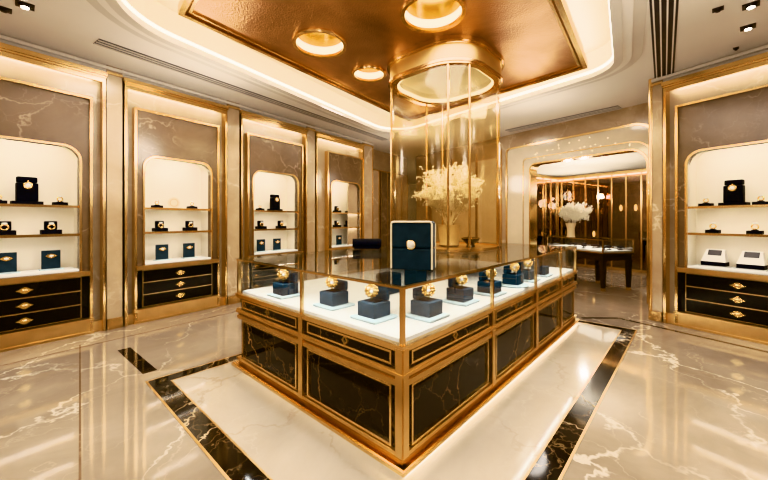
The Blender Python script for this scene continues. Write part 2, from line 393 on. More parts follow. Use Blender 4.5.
# ------------------------------------------------------------------ wall cabinets
def arch(n0, n1, z0, z1, r): return rpoly([(n0, z0), (n1, z0), (n1, z1), (n0, z1)], [0, 0, r, r], 8)
def inv_u(x0, x1, z1, w, top): return [(x0, 0), (x0+w, 0), (x0+w, z1-top), (x1-w, z1-top), (x1-w, 0), (x1, 0), (x1, z1), (x0, z1)]
NZ0, NZ1 = .83, 2.44
SH = (1.32, 1.685)
def cabinet(origin, rot, w0, w1, n0, n1, lb, zt=3.45, zi=3.10):
    t = thing('display_cabinet', lb, 'cabinet', origin, rot, 'built-in jewellery display cabinets')
    bm = bm_new(); plate(bm, inv_u(w0, w1, zt, .03, .085), [], -.03, .015, XZ)
    plate(bm, inv_u(w0, w1, zt, .03, .02), [], .015, .10, XZ)
    box(bm, w0-.015, w1+.015, -.06, .09, zt-.005, zt+.05); box(bm, w0-.005, w1+.005, -.045, .09, zt-.03, zt-.005)
    obj('outer_frame', bm, 'gold', t)
    bm = bm_new(); plate(bm, inv_u(w0+.03, w1-.03, zt-.02, n0-.06-w0-.03, zt-.02-NZ1-.05), [], .10, .13, XZ)
    obj('marble_back', bm, 'wall_marble', t)
    obj('baseboard', B(w0+.03, n0-.13, .02, .10, 0, .14), 'gold_soft', t); obj('baseboard', B(n1+.13, w1-.03, .02, .10, 0, .14), 'gold_soft', t)
    obj('cove_light', B(w0+.10, w1-.10, .02, .035, zt-.05, zt-.025), 'led', t)
    ar = arch(n0, n1, NZ0, NZ1, .17)
    bm = bm_new(); plate(bm, rect(n0-.10, n1+.10, NZ0-.05, zi), [ar], .02, .12, XZ); obj('surround_panel', bm, 'dark_marble', t)
    bm = bm_new(); plate(bm, inv_u(n0-.13, n1+.13, zi+.03, .03, .03), [], -.012, .10, XZ); obj('inner_frame', bm, 'gold', t)
    bm = bm_new(); plate(bm, arch(n0-.022, n1+.022, NZ0-.005, NZ1+.022, .19), [arch(n0, n1, NZ0, NZ1, .17)], -.005, .03, XZ); obj('niche_trim', bm, 'gold', t)
    bm = bm_new(); n = len(ar); c0 = (n0+n1)/2
    big = [(c0+(x-c0)*1.06, z if z < NZ0+.01 else z+.05*(z-NZ0)/(NZ1-NZ0)) for x, z in ar]
    loops = [[bm.verts.new((x, y, z)) for x, z in L_] for L_, y in ((ar, .03), (ar, .122), (big, .123), (big, .42))]
    for A, Bk in zip(loops, loops[1:]):
        for i in range(n): bm.faces.new((A[i], A[(i+1)%n], Bk[(i+1)%n], Bk[i]))
    bm.faces.new(loops[-1]); obj('niche', bm, 'cream', t)
    obj('niche_light', B(n0+.15, n1-.15, .127, .15, NZ1+.012, NZ1+.035), 'led', t)
    for z in SH:
        s = obj('shelf', B(n0+.002, n1-.002, .06, .415, z-.02, z), 'cream', t)
        obj('shelf_edge', B(n0+.001, n1-.001, .035, .062, z-.028, z+.004), 'gold', s)
        obj('shelf_light', B(n0+.05, n1-.05, .064, .078, z-.027, z-.0205), 'led_soft', s)
    obj('display_base', B(n0+.004, n1-.004, .0, .41, NZ0+.002, NZ0+.035, bev=.008), 'white_cloth', t)
    obj('ledge', box(B(n0-.10, n1+.10, -.035, .10, NZ0-.035, NZ0-.002), n0-.10, n1+.10, -.02, .10, NZ0-.065, NZ0-.035), 'gold_soft', t)
    obj('drawer_case', B(n0-.10, n1+.10, .05, .44, .20, NZ0-.066), 'black_lacquer', t)
    zlo, zhi = .215, NZ0-.075; hh = (zhi-zlo)/3
    for k in range(3):
        d = obj('drawer', B(n0-.015, n1+.015, .022, .05, zlo+k*hh+.006, zlo+(k+1)*hh-.006, bev=.004), 'black_lacquer', t)
        bm = bm_new(); plate(bm, rect(n0-.02, n1+.02, zlo+k*hh, zlo+(k+1)*hh), [rect(n0-.015, n1+.015, zlo+k*hh+.005, zlo+(k+1)*hh-.005)], .018, .05, XZ); obj('inlay', bm, 'gold_soft', d)
        zc = zlo+(k+.5)*hh; xc = (n0+n1)/2; bm = bm_new()
        loz = [(-.075, 0), (-.045, -.012), (-.02, -.032), (0, -.038), (.02, -.032), (.045, -.012), (.075, 0), (.045, .014), (.02, .034), (0, .04), (-.02, .034), (-.045, .014)]
        plate(bm, [(xc+a, zc+c) for a, c in loz], [], .0, .022, XZ); ball(bm, (xc, -.002, zc), .018, 1.5, .7, 1)
        obj('handle', bm, 'gold_bright', d)
    obj('plinth', box(box(B(n0-.13, n1+.13, -.005, .44, 0, .20), n0-.14, n1+.14, -.03, .02, .165, .20), n0-.14, n1+.14, -.025, .02, 0, .03), 'gold_soft', t)
    return t
CABS = {}
defs = [('first', -.55, .951, -.30, .690, 'marble-framed wall cabinet cut by the left edge of the picture'),
        ('second', 1.166, 2.66, 1.42, 2.40, 'second wall cabinet from the left, all three shelves and drawers in view'),
        ('third', 2.93, 4.48, 3.20, 4.26, 'third wall cabinet from the left, half hidden behind the counter'),
        ('fourth', 4.76, 6.40, 5.26, 6.32, 'farthest cabinet on the left wall, next to the glass tower')]
for k, w0, w1, n0, n1, lb in defs:
    c = (n0+n1)/2
    CABS[k] = (cabinet(LW+LU*c, LR, w0-c, w1-c, n0-c, n1-c, lb), LW+LU*c, LR, LU, LN, n1-n0)
c = .915
CABS['right'] = (cabinet(RW+RU*c, RR, .15-c, 1.70-c, .41-c, 1.42-c, 'wall cabinet on the right wall, cut by the right edge of the picture'), RW+RU*c, RR, RU, RN, 1.01)
# pilasters between the cabinets
tn = [10]
def pil(origin, rot, x0, x1, y1=.48, strips=True):
    w = x1-x0; o = struct('trim_%d' % tn[0], B(-w/2, w/2, 0, y1, 0, ZC), 'wall_marble', None, origin+Vector((math.cos(rot), math.sin(rot), 0))*((x0+x1)/2), rot); tn[0] += 1
    bm = bm_new(); box(bm, -w/2, w/2, -.03, 0, 0, .14); box(bm, -w/2, w/2, -.035, 0, .12, .145)
    if strips:
        for s in (-1, 1): box(bm, s*(w/2-.022)-.012, s*(w/2-.022)+.012, -.02, 0, .14, ZC-.12)
    box(bm, -w/2, w/2, -.025, 0, ZC-.12, ZC-.09)
    obj('gold_trim', bm, 'gold', o)
pil(LW, LR, -2.5, -.57, strips=True)
pil(LW, LR, .97, 1.147, strips=False); pil(LW, LR, 2.68, 2.91, strips=False); pil(LW, LR, 4.50, 4.74, strips=False); pil(LW, LR, 6.42, 6.85)
pil(RW, RR, 0, .13, 1.17, strips=False)
bm = bm_new(); tube(bm, [(0, 0, 0), (0, 0, ZC)], .032, 12)
struct('trim_%d' % tn[0], bm, 'gold', None, RW+RU*-.02+RN*.02, 0, True); tn[0] += 1
pil(RW, RR, 1.72, 3.2)
# wall head: cornice above the cabinets
for nm, og, rt, x0, x1 in (('L', LW, LR, -2.5, 6.85), ('R', RW, RR, 0, 3.2)):
    bm = bm_new(); box(bm, x0, x1, .02, .48, 3.505, ZC); box(bm, x0, x1, -.02, .05, 3.56, ZC-.02)
    struct('trim_%d' % tn[0], bm, 'moulding_paint', None, og, rt); tn[0] += 1
# bronze mirror panelling beyond the fourth cabinet
for i in range(3):
    x0 = 6.9+i*.8; o = struct('trim_%d' % tn[0], B(x0, x0+.74, .38, .48, .12, 3.0), 'dark_marble' if i == 1 else 'wall_marble', None, LW, LR); tn[0] += 1
    bm = bm_new(); plate(bm, rect(x0, x0+.74, .12, 3.0), [rect(x0+.03, x0+.71, .15, 2.97)], .36, .40, XZ); box(bm, x0+.36, x0+.38, .365, .4, .15, 2.97)
    obj('gold_trim', bm, 'gold', o)

# ------------------------------------------------------------------ framed opening and the room behind
bm = bm_new()
def frame_strip(bm, x0, x1, z1, r, w, h0, h1):
    rl = .16 if r < .35 else .1
    a = [p for p in rpoly([(x0, -1), (x1, -1), (x1, z1), (x0, z1)], [0, 0, r, rl], 10) if p[1] > 0]
    b2 = [p for p in rpoly([(x0+w, -1), (x1-w, -1), (x1-w, z1-w), (x0+w, z1-w)], [0, 0, max(r-w, .01), max(rl-w, .01)], 10) if p[1] > 0]
    plate(bm, [(x0+w, 0)]+b2[::-1]+[(x1-w, 0), (x1, 0)]+a+[(x0, 0)], [], h0, h1, XZ)
frame_strip(bm, .853-.025, 3.155, 2.825, .32, .03, -.04, .24)
struct('trim_%d' % tn[0], bm, 'gold', None, BW, BR); tn[0] += 1
bm = bm_new(); frame_strip(bm, .20, 3.32, 3.28, .42, .035, -.05, 0); frame_strip(bm, .66, 3.23, 2.96, .36, .015, -.03, 0)
struct('trim_%d' % tn[0], bm, 'gold', None, BW, BR); tn[0] += 1
# pale polished header inside the outer frame, sprinkled with points of light
bm = bm_new()
a = [p for p in rpoly([(.235, -1), (3.285, -1), (3.285, 3.245), (.235, 3.245)], [0, 0, .38, .08], 10) if p[1] > 0]
b2 = [p for p in rpoly([(.828, -1), (3.155, -1), (3.155, 2.825), (.828, 2.825)], [0, 0, .32, .16], 10) if p[1] > 0]
plate(bm, [(.828, 0)]+b2[::-1]+[(3.155, 0), (3.285, 0)]+a+[(.235, 0)], [], -.02, 0, XZ)
hd = struct('trim_%d' % tn[0], bm, 'header_stone', None, BW, BR); tn[0] += 1
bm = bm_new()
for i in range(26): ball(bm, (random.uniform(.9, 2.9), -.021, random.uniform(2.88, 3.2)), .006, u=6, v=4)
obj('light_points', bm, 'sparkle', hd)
# gold uprights on the back wall left of the opening
for x in (-2.6, -1.7, -1.62, -.75, -.05, .04):
    struct('trim_%d' % tn[0], B(x-.018, x+.018, -.03, 0, 0, 3.3), 'gold', None, BW, BR); tn[0] += 1
for x0, x1 in ((-2.5, -1.75), (-1.57, -.80), (-.70, -.10)):
    struct('trim_%d' % tn[0], B(x0, x1, -.018, 0, .15, 3.1), 'header_stone', None, BW, BR); tn[0] += 1
# back room shell
R2Y = 4.4; R2Z = 2.98
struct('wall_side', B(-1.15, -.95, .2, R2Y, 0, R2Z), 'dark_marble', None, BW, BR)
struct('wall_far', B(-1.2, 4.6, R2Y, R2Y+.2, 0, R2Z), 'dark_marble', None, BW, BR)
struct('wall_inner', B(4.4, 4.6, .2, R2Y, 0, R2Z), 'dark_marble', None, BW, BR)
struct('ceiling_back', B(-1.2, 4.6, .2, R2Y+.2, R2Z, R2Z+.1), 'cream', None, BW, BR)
def shelving(lb, loc, rot, L, H, nb, seed):
    rnd = random.Random(seed)
    t = thing('glazed_shelving', lb, 'shelving', loc, rot, 'glazed shelving around the back room')
    obj('backing', B(0, L, .26, .30, .05, H), 'bronze_mirror', t)
    obj('base_rail', B(0, L, 0, .3, 0, .08), 'gold', t); obj('top_rail', B(0, L, -.02, .3, H-.10, H), 'gold', t)
    obj('light_strip', B(.05, L-.05, .03, .06, H-.12, H-.10), 'led_soft', t)
    for i in range(nb+1):
        x = .02+(L-.04)*i/nb; obj('mullion', B(x-.02, x+.02, -.01, .03, .08, H-.10), 'gold', t)
    for z in (.95, 1.75): obj('shelf', B(.02, L-.02, .08, .26, z, z+.018), 'bronze_mirror', t)
    for i in range(nb):
        x = .02+(L-.04)*(i+.5)/nb
        if rnd.random() < .75:
            z = rnd.choice((.97, 1.77, 1.77)); bm = bm_new()
            lathe(bm, [(.02, 0), (.03, .03), (.04, .09), (.03, .15), (.012, .18), (.0, .19)], 10, (x, .15, z)); obj('lamp', bm, 'lamp_glow', t, True)
    obj('glass_front', B(.02, L-.02, .005, .012, .08, H-.10), 'glass_amber', t)
    return t
q = BW+BU*-.95+BN*(R2Y-.31); shelving('dark glazed shelving with gold uprights across the end of the back room', q, BR, 5.3, 2.95, 14, 3)
q = BW+BU*-.64+BN*.35; shelving('dark glazed shelving on the left side of the back room, seen at an angle', q+BN*0, BR+PI/2, 3.7, 2.95, 8, 5)

# table with glass case in the back room
TC = Vector((4.56, 7.08, 0)); TR = math.atan2(.2, .98); TX = Vector((.98, .2, 0)); TY = Vector((-.2, .98, 0))
TW, TL = .78, 1.75
q = TC+TX*TW/2+TY*TL/2
tb = thing('display_table', 'dark wooden display table with glass case standing in the back room', 'table', q, TR)
obj('table_top', box(B(-TW/2, TW/2, -TL/2, TL/2, .76, .80, bev=.006), -TW/2+.03, TW/2-.03, -TL/2+.03, TL/2-.03, .64, .76), 'dark_wood', tb)
for sx in (-1, 1):
    for sy in (-1, 0, 1):
        x, y = sx*(TW/2-.07), sy*(TL/2-.07); bm = bm_new()
        for (za, zb, ra, rb) in ((.06, .64, .03, .048),):
            vs = [[bm.verts.new((x+a*r_, y+b_*r_, z_)) for a, b_ in ((-1,-1),(1,-1),(1,1),(-1,1))] for z_, r_ in ((za, ra), (zb, rb))]
            for k in range(4): bm.faces.new((vs[0][k], vs[0][(k+1)%4], vs[1][(k+1)%4], vs[1][k]))
            bm.faces.new(vs[0][::-1]); bm.faces.new(vs[1])
        lg = obj('leg', bm, 'dark_wood', tb); obj('foot', B(x-.032, x+.032, y-.032, y+.032, 0, .06), 'gold', lg)
obj('display_bed', B(-TW/2+.03, TW/2-.03, -TL/2+.03, TL/2-.03, .80, .85, bev=.01), 'white_cloth', tb)
bm = bm_new()
for sx in (-1, 1):
    for sy in (-1, 1): box(bm, sx*(TW/2-.01)-.01, sx*(TW/2-.01)+.01, sy*(TL/2-.01)-.01, sy*(TL/2-.01)+.01, .80, 1.08)
plate(bm, rect(-TW/2, TW/2, -TL/2, TL/2), [rect(-TW/2+.02, TW/2-.02, -TL/2+.02, TL/2-.02)], 1.07, 1.085, XY)
plate(bm, rect(-TW/2, TW/2, -TL/2, TL/2), [rect(-TW/2+.02, TW/2-.02, -TL/2+.02, TL/2-.02)], .795, .815, XY)
obj('case_frame', bm, 'gold', tb)
bm = bm_new(); box(bm, -TW/2+.02, TW/2-.02, -TL/2+.02, TL/2-.02, 1.074, 1.080); obj('case_lid', bm, 'glass_clear', tb)
for a in (-1, 1):
    obj('case_pane', B(a*(TW/2-.01)-.003, a*(TW/2-.01)+.003, -TL/2+.02, TL/2-.02, .815, 1.07), 'glass_clear', tb)
    obj('case_pane', B(-TW/2+.02, TW/2-.02, a*(TL/2-.01)-.003, a*(TL/2-.01)+.003, .815, 1.07), 'glass_clear', tb)
first = None
for i in range(9):
    x = -.2+.2*(i % 3); y = -.72+.5*(i//3)+.08*(i % 2)
    w = q+TX*x+TY*y; w.z = .851
    row = ('front', 'middle', 'rear')[i//3]; sd = ('left', 'centre', 'right')[i % 3]
    lb = 'dark bracelet stand in the back room glass case, %s row, %s' % (row, sd)
    if not first:
        first = thing('bracelet_stand', lb, 'display stand', w, TR, 'stands inside the back room case')
        obj('base', B(-.045, .045, -.03, .03, 0, .02, bev=.004), 'black_velvet', first)
        bm = bm_new(); tube(bm, [(0, 0, .02), (0, 0, .06)], .008); tube(bm, [(-.06, 0, .07), (.06, 0, .07)], .022, 10); obj('bar', bm, 'black_velvet', first, True)
    else: dup(first, w, TR+.3*(i % 2), lb)

# ------------------------------------------------------------------ dried arrangements
def branches(n, R, H, r0, seed, blob, lean=.9, d0=1):
    rnd = random.Random(seed); V = []; Fc = []
    OCT = [(1,0,0),(-1,0,0),(0,1,0),(0,-1,0),(0,0,1),(0,0,-1)]; OF = [(0,2,4),(2,1,4),(1,3,4),(3,0,4),(2,0,5),(1,2,5),(3,1,5),(0,3,5)]
    def stick(p, q, ra, rb):
        d = (q-p).normalized(); a = d.orthogonal().normalized(); c = d.cross(a); o = len(V)
        for w, r in ((p, ra), (q, rb)):
            for k in range(4):
                t = PI/2*k; V.append(w+r*(a*math.cos(t)+c*math.sin(t)))
        for k in range(4): Fc.append((o+k, o+(k+1)%4, o+4+(k+1)%4, o+4+k))
    def grow(p, d, L, r, depth):
        for k in range(4):
            d = (d+Vector((rnd.gauss(0, .16), rnd.gauss(0, .16), rnd.gauss(.03, .12)))).normalized()
            q = p+d*L/4; stick(p, q, r*(1-.12*k), r*(1-.12*(k+1))); p = q
            if depth < 2 and k >= 1:
                for _ in range(2):
                    dd = (d+Vector((rnd.gauss(0, .55), rnd.gauss(0, .55), rnd.gauss(.1, .4)))).normalized()
                    grow(p, dd, L*rnd.uniform(.35, .6), r*.6, depth+1)
            if depth >= d0:
                for _ in range(3):
                    c = p+Vector((rnd.gauss(0, 1), rnd.gauss(0, 1), rnd.gauss(0, 1)))*blob*1.8
                    sc = blob*rnd.uniform(.5, 1.1); o = len(V)
                    V.extend(c+Vector(v_)*sc for v_ in OCT); Fc.extend(tuple(o+i for i in f) for f in OF)
    for i in range(n):
        a = 2*PI*i/n+rnd.uniform(-.3, .3); sl = rnd.uniform(.05, lean)
        grow(Vector((math.cos(a)*.02, math.sin(a)*.02, 0)), Vector((math.cos(a)*sl, math.sin(a)*sl, 1)).normalized(), H*rnd.uniform(.55, .8), r0, 0)
    return V, Fc
def spray(name, data, m, parent, z):
    me = bpy.data.meshes.new(name); me.from_pydata([tuple(v_) for v_ in data[0]], [], data[1]); me.update(); me.materials.append(MATS[m])
    o = bpy.data.objects.new(name, me); C.objects.link(o); o.parent = parent; o.location = (0, 0, z); return o
# tower vase
TWC = NC+CA*2.62+CB*1.36       # tower centre on the counter
CT = 1.11
vz = thing('vase_arrangement', 'cream dried branches in a vase inside the glass tower on the counter', 'flower arrangement', (TWC.x+.06, TWC.y, CT+.021))
bm = bm_new(); lathe(bm, [(0, 0), (.13, 0), (.15, .02), (.135, .06), (.16, .28), (.165, .30), (.15, .30), (.12, .05), (0, .04)], 28); obj('vase', bm, 'vase_cream', vz, True)
bm = bm_new(); lathe(bm, [(0, .26), (.148, .27)], 20); obj('filling', bm, 'dried_branch', vz)
spray('branches', branches(22, .4, .74, .006, 23, .011, .50, 0), 'dried_branch', vz, .27)
jar = thing('candle_bowl', 'small dark bowl beside the vase inside the glass tower', 'bowl', (TWC.x+.33, TWC.y-.14, CT+.021))
bm = bm_new(); lathe(bm, [(0, 0), (.06, 0), (.05, .03), (.12, .10), (.125, .12), (.10, .11), (0, .06)], 24); obj('bowl', bm, 'dark_wood', jar, True)
bm = bm_new(); lathe(bm, [(.118, .115), (.128, .12), (.118, .125)], 24); obj('bowl_rim', bm, 'gold', jar, True)
# back room vase
w = TC+TX*.25+TY*1.2; w.z = 1.086
v2 = thing('vase_arrangement', 'round spray of white flowers in a vase on the back room table', 'flower arrangement', w)
bm = bm_new(); lathe(bm, [(0, 0), (.10, 0), (.085, .03), (.08, .2), (.12, .34), (.11, .34), (.06, .2), (0, .05)], 24); obj('vase', bm, 'vase_cream', v2, True)
spray('flowers', branches(13, .3, .46, .004, 5, .014, .75), 'white_flower', v2, .28)

# ------------------------------------------------------------------ the counter
ct = thing('display_counter', 'long glass-topped jewellery counter with black marble panels and gold frame', 'counter', NC, CR)
ZB, ZD0, ZD1, ZG = .035, .515, .61, .755
obj('kick_base', B(.10, LA-.10, .10, LB-.10, 0, ZB), 'gold_soft', ct)
obj('underglow', box(box(B(.02, LA-.02, .0, .015, .010, .030), .07, .085, .06, LB-.02, .010, .030), .06, LA-.06, LB-.015, LB, .010, .030), 'led_floor', ct)
obj('carcass', B(.05, LA-.05, .05, LB-.05, ZB+.001, ZG-.03), 'black_lacquer', ct)
bm = bm_new()
def ring(bm, o0, o1, z0, z1): plate(bm, rect(-o0, LA+o0, -o0, LB+o0), [rect(o1, LA-o1, o1, LB-o1)], z0, z1, XY)
ring(bm, .040, .06, ZB-.003, ZB+.02); ring(bm, .030, .06, ZB+.02, ZB+.028); obj('plinth', bm, 'gold', ct)
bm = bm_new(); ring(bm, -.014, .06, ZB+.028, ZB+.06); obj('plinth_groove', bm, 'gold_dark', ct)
bm = bm_new(); ring(bm, .002, .06, ZB+.06, ZB+.085); obj('bottom_rail', bm, 'gold_soft', ct)
bm = bm_new(); ring(bm, .0, .06, ZD0-.005, ZD0+.03); ring(bm, .010, .06, ZD0+.058, ZD0+.076); ring(bm, .004, .06, ZD0+.076, ZD1); obj('middle_rail', bm, 'gold_soft', ct)
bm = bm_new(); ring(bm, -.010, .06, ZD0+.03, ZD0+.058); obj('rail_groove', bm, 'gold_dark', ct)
bm = bm_new(); ring(bm, .004, .06, ZG-.035, ZG-.012); ring(bm, .014, .06, ZG-.012, ZG+.006); obj('upper_rail', bm, 'gold', ct)
EA = [0, 1.22, 2.30, 3.24, LA]; EB = [0, 1.04, LB]
def face_map(side):
    if side == 'right': return lambda a, b2, h: (a, h, b2)
    if side == 'back': return lambda a, b2, h: (a, LB-h, b2)
    if side == 'left': return lambda a, b2, h: (h, a, b2)
    return lambda a, b2, h: (LA-h, a, b2)
for side, E in (('right', EA), ('left', EB), ('back', EA), ('end', EB)):
    mp = face_map(side)
    for i, (a, c) in enumerate(zip(E, E[1:])):
        # gold posts flank every bay
        bm = bm_new()
        p0, p1 = a+.0, a+.035 if i else a+.05
        plate(bm, rect(a-(.0 if i == 0 else .028), a+(.052 if i == 0 else .028), ZB+.06, ZG-.02), [], -.006, .06, mp)
        if side in ('right', 'left') or i: obj('post', bm, 'gold_soft', ct)
        else: bm.free()
        x0 = a+(.052 if i == 0 else .028); x1 = c-(.052 if i == len(E)-2 else .028)
        for (z0, z1, nm) in ((ZB+.085, ZD0-.005, 'marble_panel'), (ZD1, ZG-.035, 'drawer')):
            bm = bm_new(); plate(bm, rect(x0, x1, z0, z1), [], .022, .048, mp); pnl = obj(nm, bm, 'black_marble', ct)
            g = .012; s = .045
            bm = bm_new()
            if nm == 'drawer':
                plate(bm, rect(x0+s, x1-s, z0+g, z1-g), [rect(x0+s+.014, x1-s-.014, z0+g+.014, z1-g-.014)], .008, .024, mp)
            else:
                plate(bm, rect(x0+s, x1-s, z0+.006, z1-.006), [rect(x0+s+.016, x1-s-.016, z0+.022, z1-.022)], .008, .024, mp)
            obj('panel_frame', bm, 'gold', pnl)
            if nm == 'drawer':
                bm = bm_new(); xc = (x0+x1)/2; zc = (z0+z1)/2
                plate(bm, [(xc-.03, zc), (xc, zc-.034), (xc+.03, zc), (xc, zc+.034)], [[(xc-.02, zc), (xc, zc-.024), (xc+.02, zc), (xc, zc+.024)]], .012, .024, mp)
                obj('emblem', bm, 'gold_soft', pnl)
    bm = bm_new()
    # glass uprights and panes
    for i, (a, c) in enumerate(zip(E, E[1:])):
        pad0 = .012 if i else .024; pad1 = .012 if i < len(E)-2 else .024
        bm = bm_new(); plate(bm, rect(a+pad0, c-pad1, ZG+.006, CT-.018), [], .008, .014, mp); obj('glass_pane', bm, 'glass_clear', ct)
        if i:
            bm = bm_new(); plate(bm, rect(a-.012, a+.012, ZG+.006, CT-.018), [], .0, .024, mp); obj('glass_post', bm, 'gold', ct)
for x in (0, LA-.026):
    for y in (0, LB-.026): obj('glass_post', B(x, x+.026, y, y+.026, ZG+.006, CT-.018), 'gold', ct)
bm = bm_new(); ring(bm, .006, .026, CT-.018, CT-.004); obj('top_frame', bm, 'gold', ct)
obj('glass_top', B(-.012, LA+.012, -.012, LB+.012, CT-.004, CT+.006), 'glass_top', ct)
obj('display_deck', B(.03, LA-.03, .03, LB-.03, ZG-.03, ZG+.035, bev=.03), 'white_cloth', ct)
CT2 = CT+.006

# tower
def rsq(h, r): return rpoly([(-h, -h), (h, -h), (h, h), (-h, h)], r+.14, 14)
tw = thing('glass_tower', 'tall rounded glass display tower with gold crown rising from counter to ceiling', 'glass tower', (TWC.x, TWC.y, CT2), CR)
H = ZP-CT2
HS = .70
bm = bm_new()
plate(bm, rsq(HS, .36), [rsq(HS-.09, .30)], H-.27, H-.06, XY)
obj('crown', bm, 'gold_satin', tw, True)
bm = bm_new()
plate(bm, rsq(HS+.035, .38), [rsq(HS-.06, .30)], H-.06, H-.002, XY); plate(bm, rsq(HS+.02, .37), [rsq(HS-.06, .30)], H-.085, H-.06, XY)
plate(bm, rsq(HS+.02, .37), [rsq(HS-.09, .30)], H-.295, H-.265, XY); plate(bm, rsq(HS+.008, .365), [rsq(HS-.07, .30)], H-.32, H-.295, XY)
obj('crown_moulding', bm, 'gold', tw, True)
bm = bm_new(); 
pr = rsq(HS-.092, .30); nn = len(pr)
rr = [[bm.verts.new((x*s, y*s, z)) for x, y in pr] for s, z in ((1, H-.30), (1.0, H-.16), (.9, H-.10), (.6, H-.06), (.02, H-.05))]
for A, B2 in zip(rr, rr[1:]):
    for k in range(nn): bm.faces.new((A[k], A[(k+1)%nn], B2[(k+1)%nn], B2[k]))
obj('light_dome', bm, 'cream', tw, True)
bm = bm_new(); plate(bm, rsq(HS-.095, .30), [rsq(HS-.112, .29)], H-.29, H-.25, XY); obj('light_ring', bm, 'lamp_glow', tw)
bm = bm_new(); plate(bm, rsq(HS-.015, .35), [rsq(HS-.023, .345)], .03, H-.31, XY); obj('glass_wall', bm, 'glass_tower', tw, True)
bm = bm_new(); plate(bm, rsq(HS, .36), [rsq(HS-.04, .33)], 0, .03, XY); obj('base_ring', bm, 'gold', tw, True)
obj('floor_plate', (lambda bm: plate(bm, rsq(HS-.041, .33), [], 0, .012, XY))(bm_new()), 'gold_soft', tw)
# posts: a pair at each rounded corner
ci = HS-.50
for ax, ay in ((-1,-1),(1,-1),(1,1),(-1,1)):
    for da in (-.24, .24) if (ax, ay) in ((-1,-1),(1,1)) else (0,):
        a = math.atan2(ay, ax)+da*1.15
        x = ax*ci+math.cos(a)*.482; y = ay*ci+math.sin(a)*.482
        bm = bm_new(); tube(bm, [(x, y, .028), (x, y, H-.31)], .015, 8); obj('post', bm, 'gold', tw, True)

# ------------------------------------------------------------------ jewellery and its stands
def cab_pt(key, u, z, y=.2):
    t, og, rot, U, N, w = CABS[key]
    p = og+U*u+N*y; p.z = z; return p, rot
def ring_mesh(bm, r, head, c=(0,0,0)):
    torus(bm, (c[0], c[1], c[2]+r), r, r*.18, (0, 1, 0), 18, 6)
    ball(bm, (c[0], c[1], c[2]+2*r+head*.4), head, 1, 1, .8, 12, 8)
    for k in range(8):
        a = 2*PI*k/8; ball(bm, (c[0]+head*.8*math.cos(a), c[1]+head*.8*math.sin(a), c[2]+2*r+head*.2), head*.35, u=6, v=4)
KIND_J = {}
def jewel(kind, loc, rot, lb, group):
    if kind in KIND_J:
        return dup(KIND_J[kind], loc, rot, lb, group)
    names = {'ring': 'ring', 'cocktail': 'cocktail_ring', 'brooch': 'brooch', 'pendant': 'pendant', 'small': 'ring'}
    t = thing(names[kind], lb, 'ring' if 'ring' in names[kind] else names[kind], loc, rot, group)
    KIND_J[kind] = t
    if kind == 'cocktail':
        t.scale = (1.4,)*3      # round domed head facing the viewer, band below
        bm = bm_new(); torus(bm, (0, 0, .024), .024, .006, (1, .0, 0), 20, 8); obj('band', bm, 'gold_bright', t, True)
        bm = bm_new(); ball(bm, (0, -.012, .052), .034, 1, .62, 1, 16, 12)
        for rr_, n_ in ((.031, 12), (.019, 7)):
            for k in range(n_):
                a = 2*PI*k/n_; dy = .020*math.sqrt(max(0, 1-(rr_/.036)**2))
                ball(bm, (rr_*math.cos(a), -.014-dy*.9, .052+rr_*math.sin(a)), .0065, u=6, v=5)
        h = obj('head', bm, 'gold_bright', t, True)
        bm = bm_new(); ball(bm, (0, -.034, .052), .010, 1, .6, 1, 10, 6); obj('stone', bm, 'gem', h, True)
    elif kind in ('ring', 'small'):
        k = 1.4 if kind == 'ring' else 1.15
        bm = bm_new(); torus(bm, (0, 0, .026*k), .022*k, .006*k, (0, 1, 0), 20, 8); obj('band', bm, 'gold_bright', t, True)
        bm = bm_new(); lathe(bm, [(0, .044*k), (.012*k, .048*k), (.020*k, .058*k), (.014*k, .066*k), (0, .067*k)], 10); obj('stone', bm, 'gem', t)
    elif kind == 'brooch':
        bm = bm_new(); eye = [(-.055, 0), (-.03, -.018), (0, -.030), (.03, -.018), (.055, 0), (.03, .018), (0, .030), (-.03, .018)]
        plate(bm, eye, [], -.012, 0, XZ)
        for a, c in eye: ball(bm, (a*.75, -.013, c*.75), .007, u=6, v=4)
        obj('setting', bm, 'gold_bright', t, True)
        bm = bm_new(); ball(bm, (0, -.012, 0), .017, 1.3, .6, .8, 10, 6); obj('stone', bm, 'gem', t, True)
    elif kind == 'pendant':
        bm = bm_new(); torus(bm, (0, -.006, 0), .034, .009, (0, 1, 0), 22, 8); ball(bm, (0, -.004, .046), .008, u=8, v=6)
        obj('setting', bm, 'gold_bright', t, True)
        bm = bm_new(); ball(bm, (0, -.006, 0), .027, 1, .5, 1, 14, 8); obj('stone', bm, 'gem', t, True)
    return t
KIND_S = {}
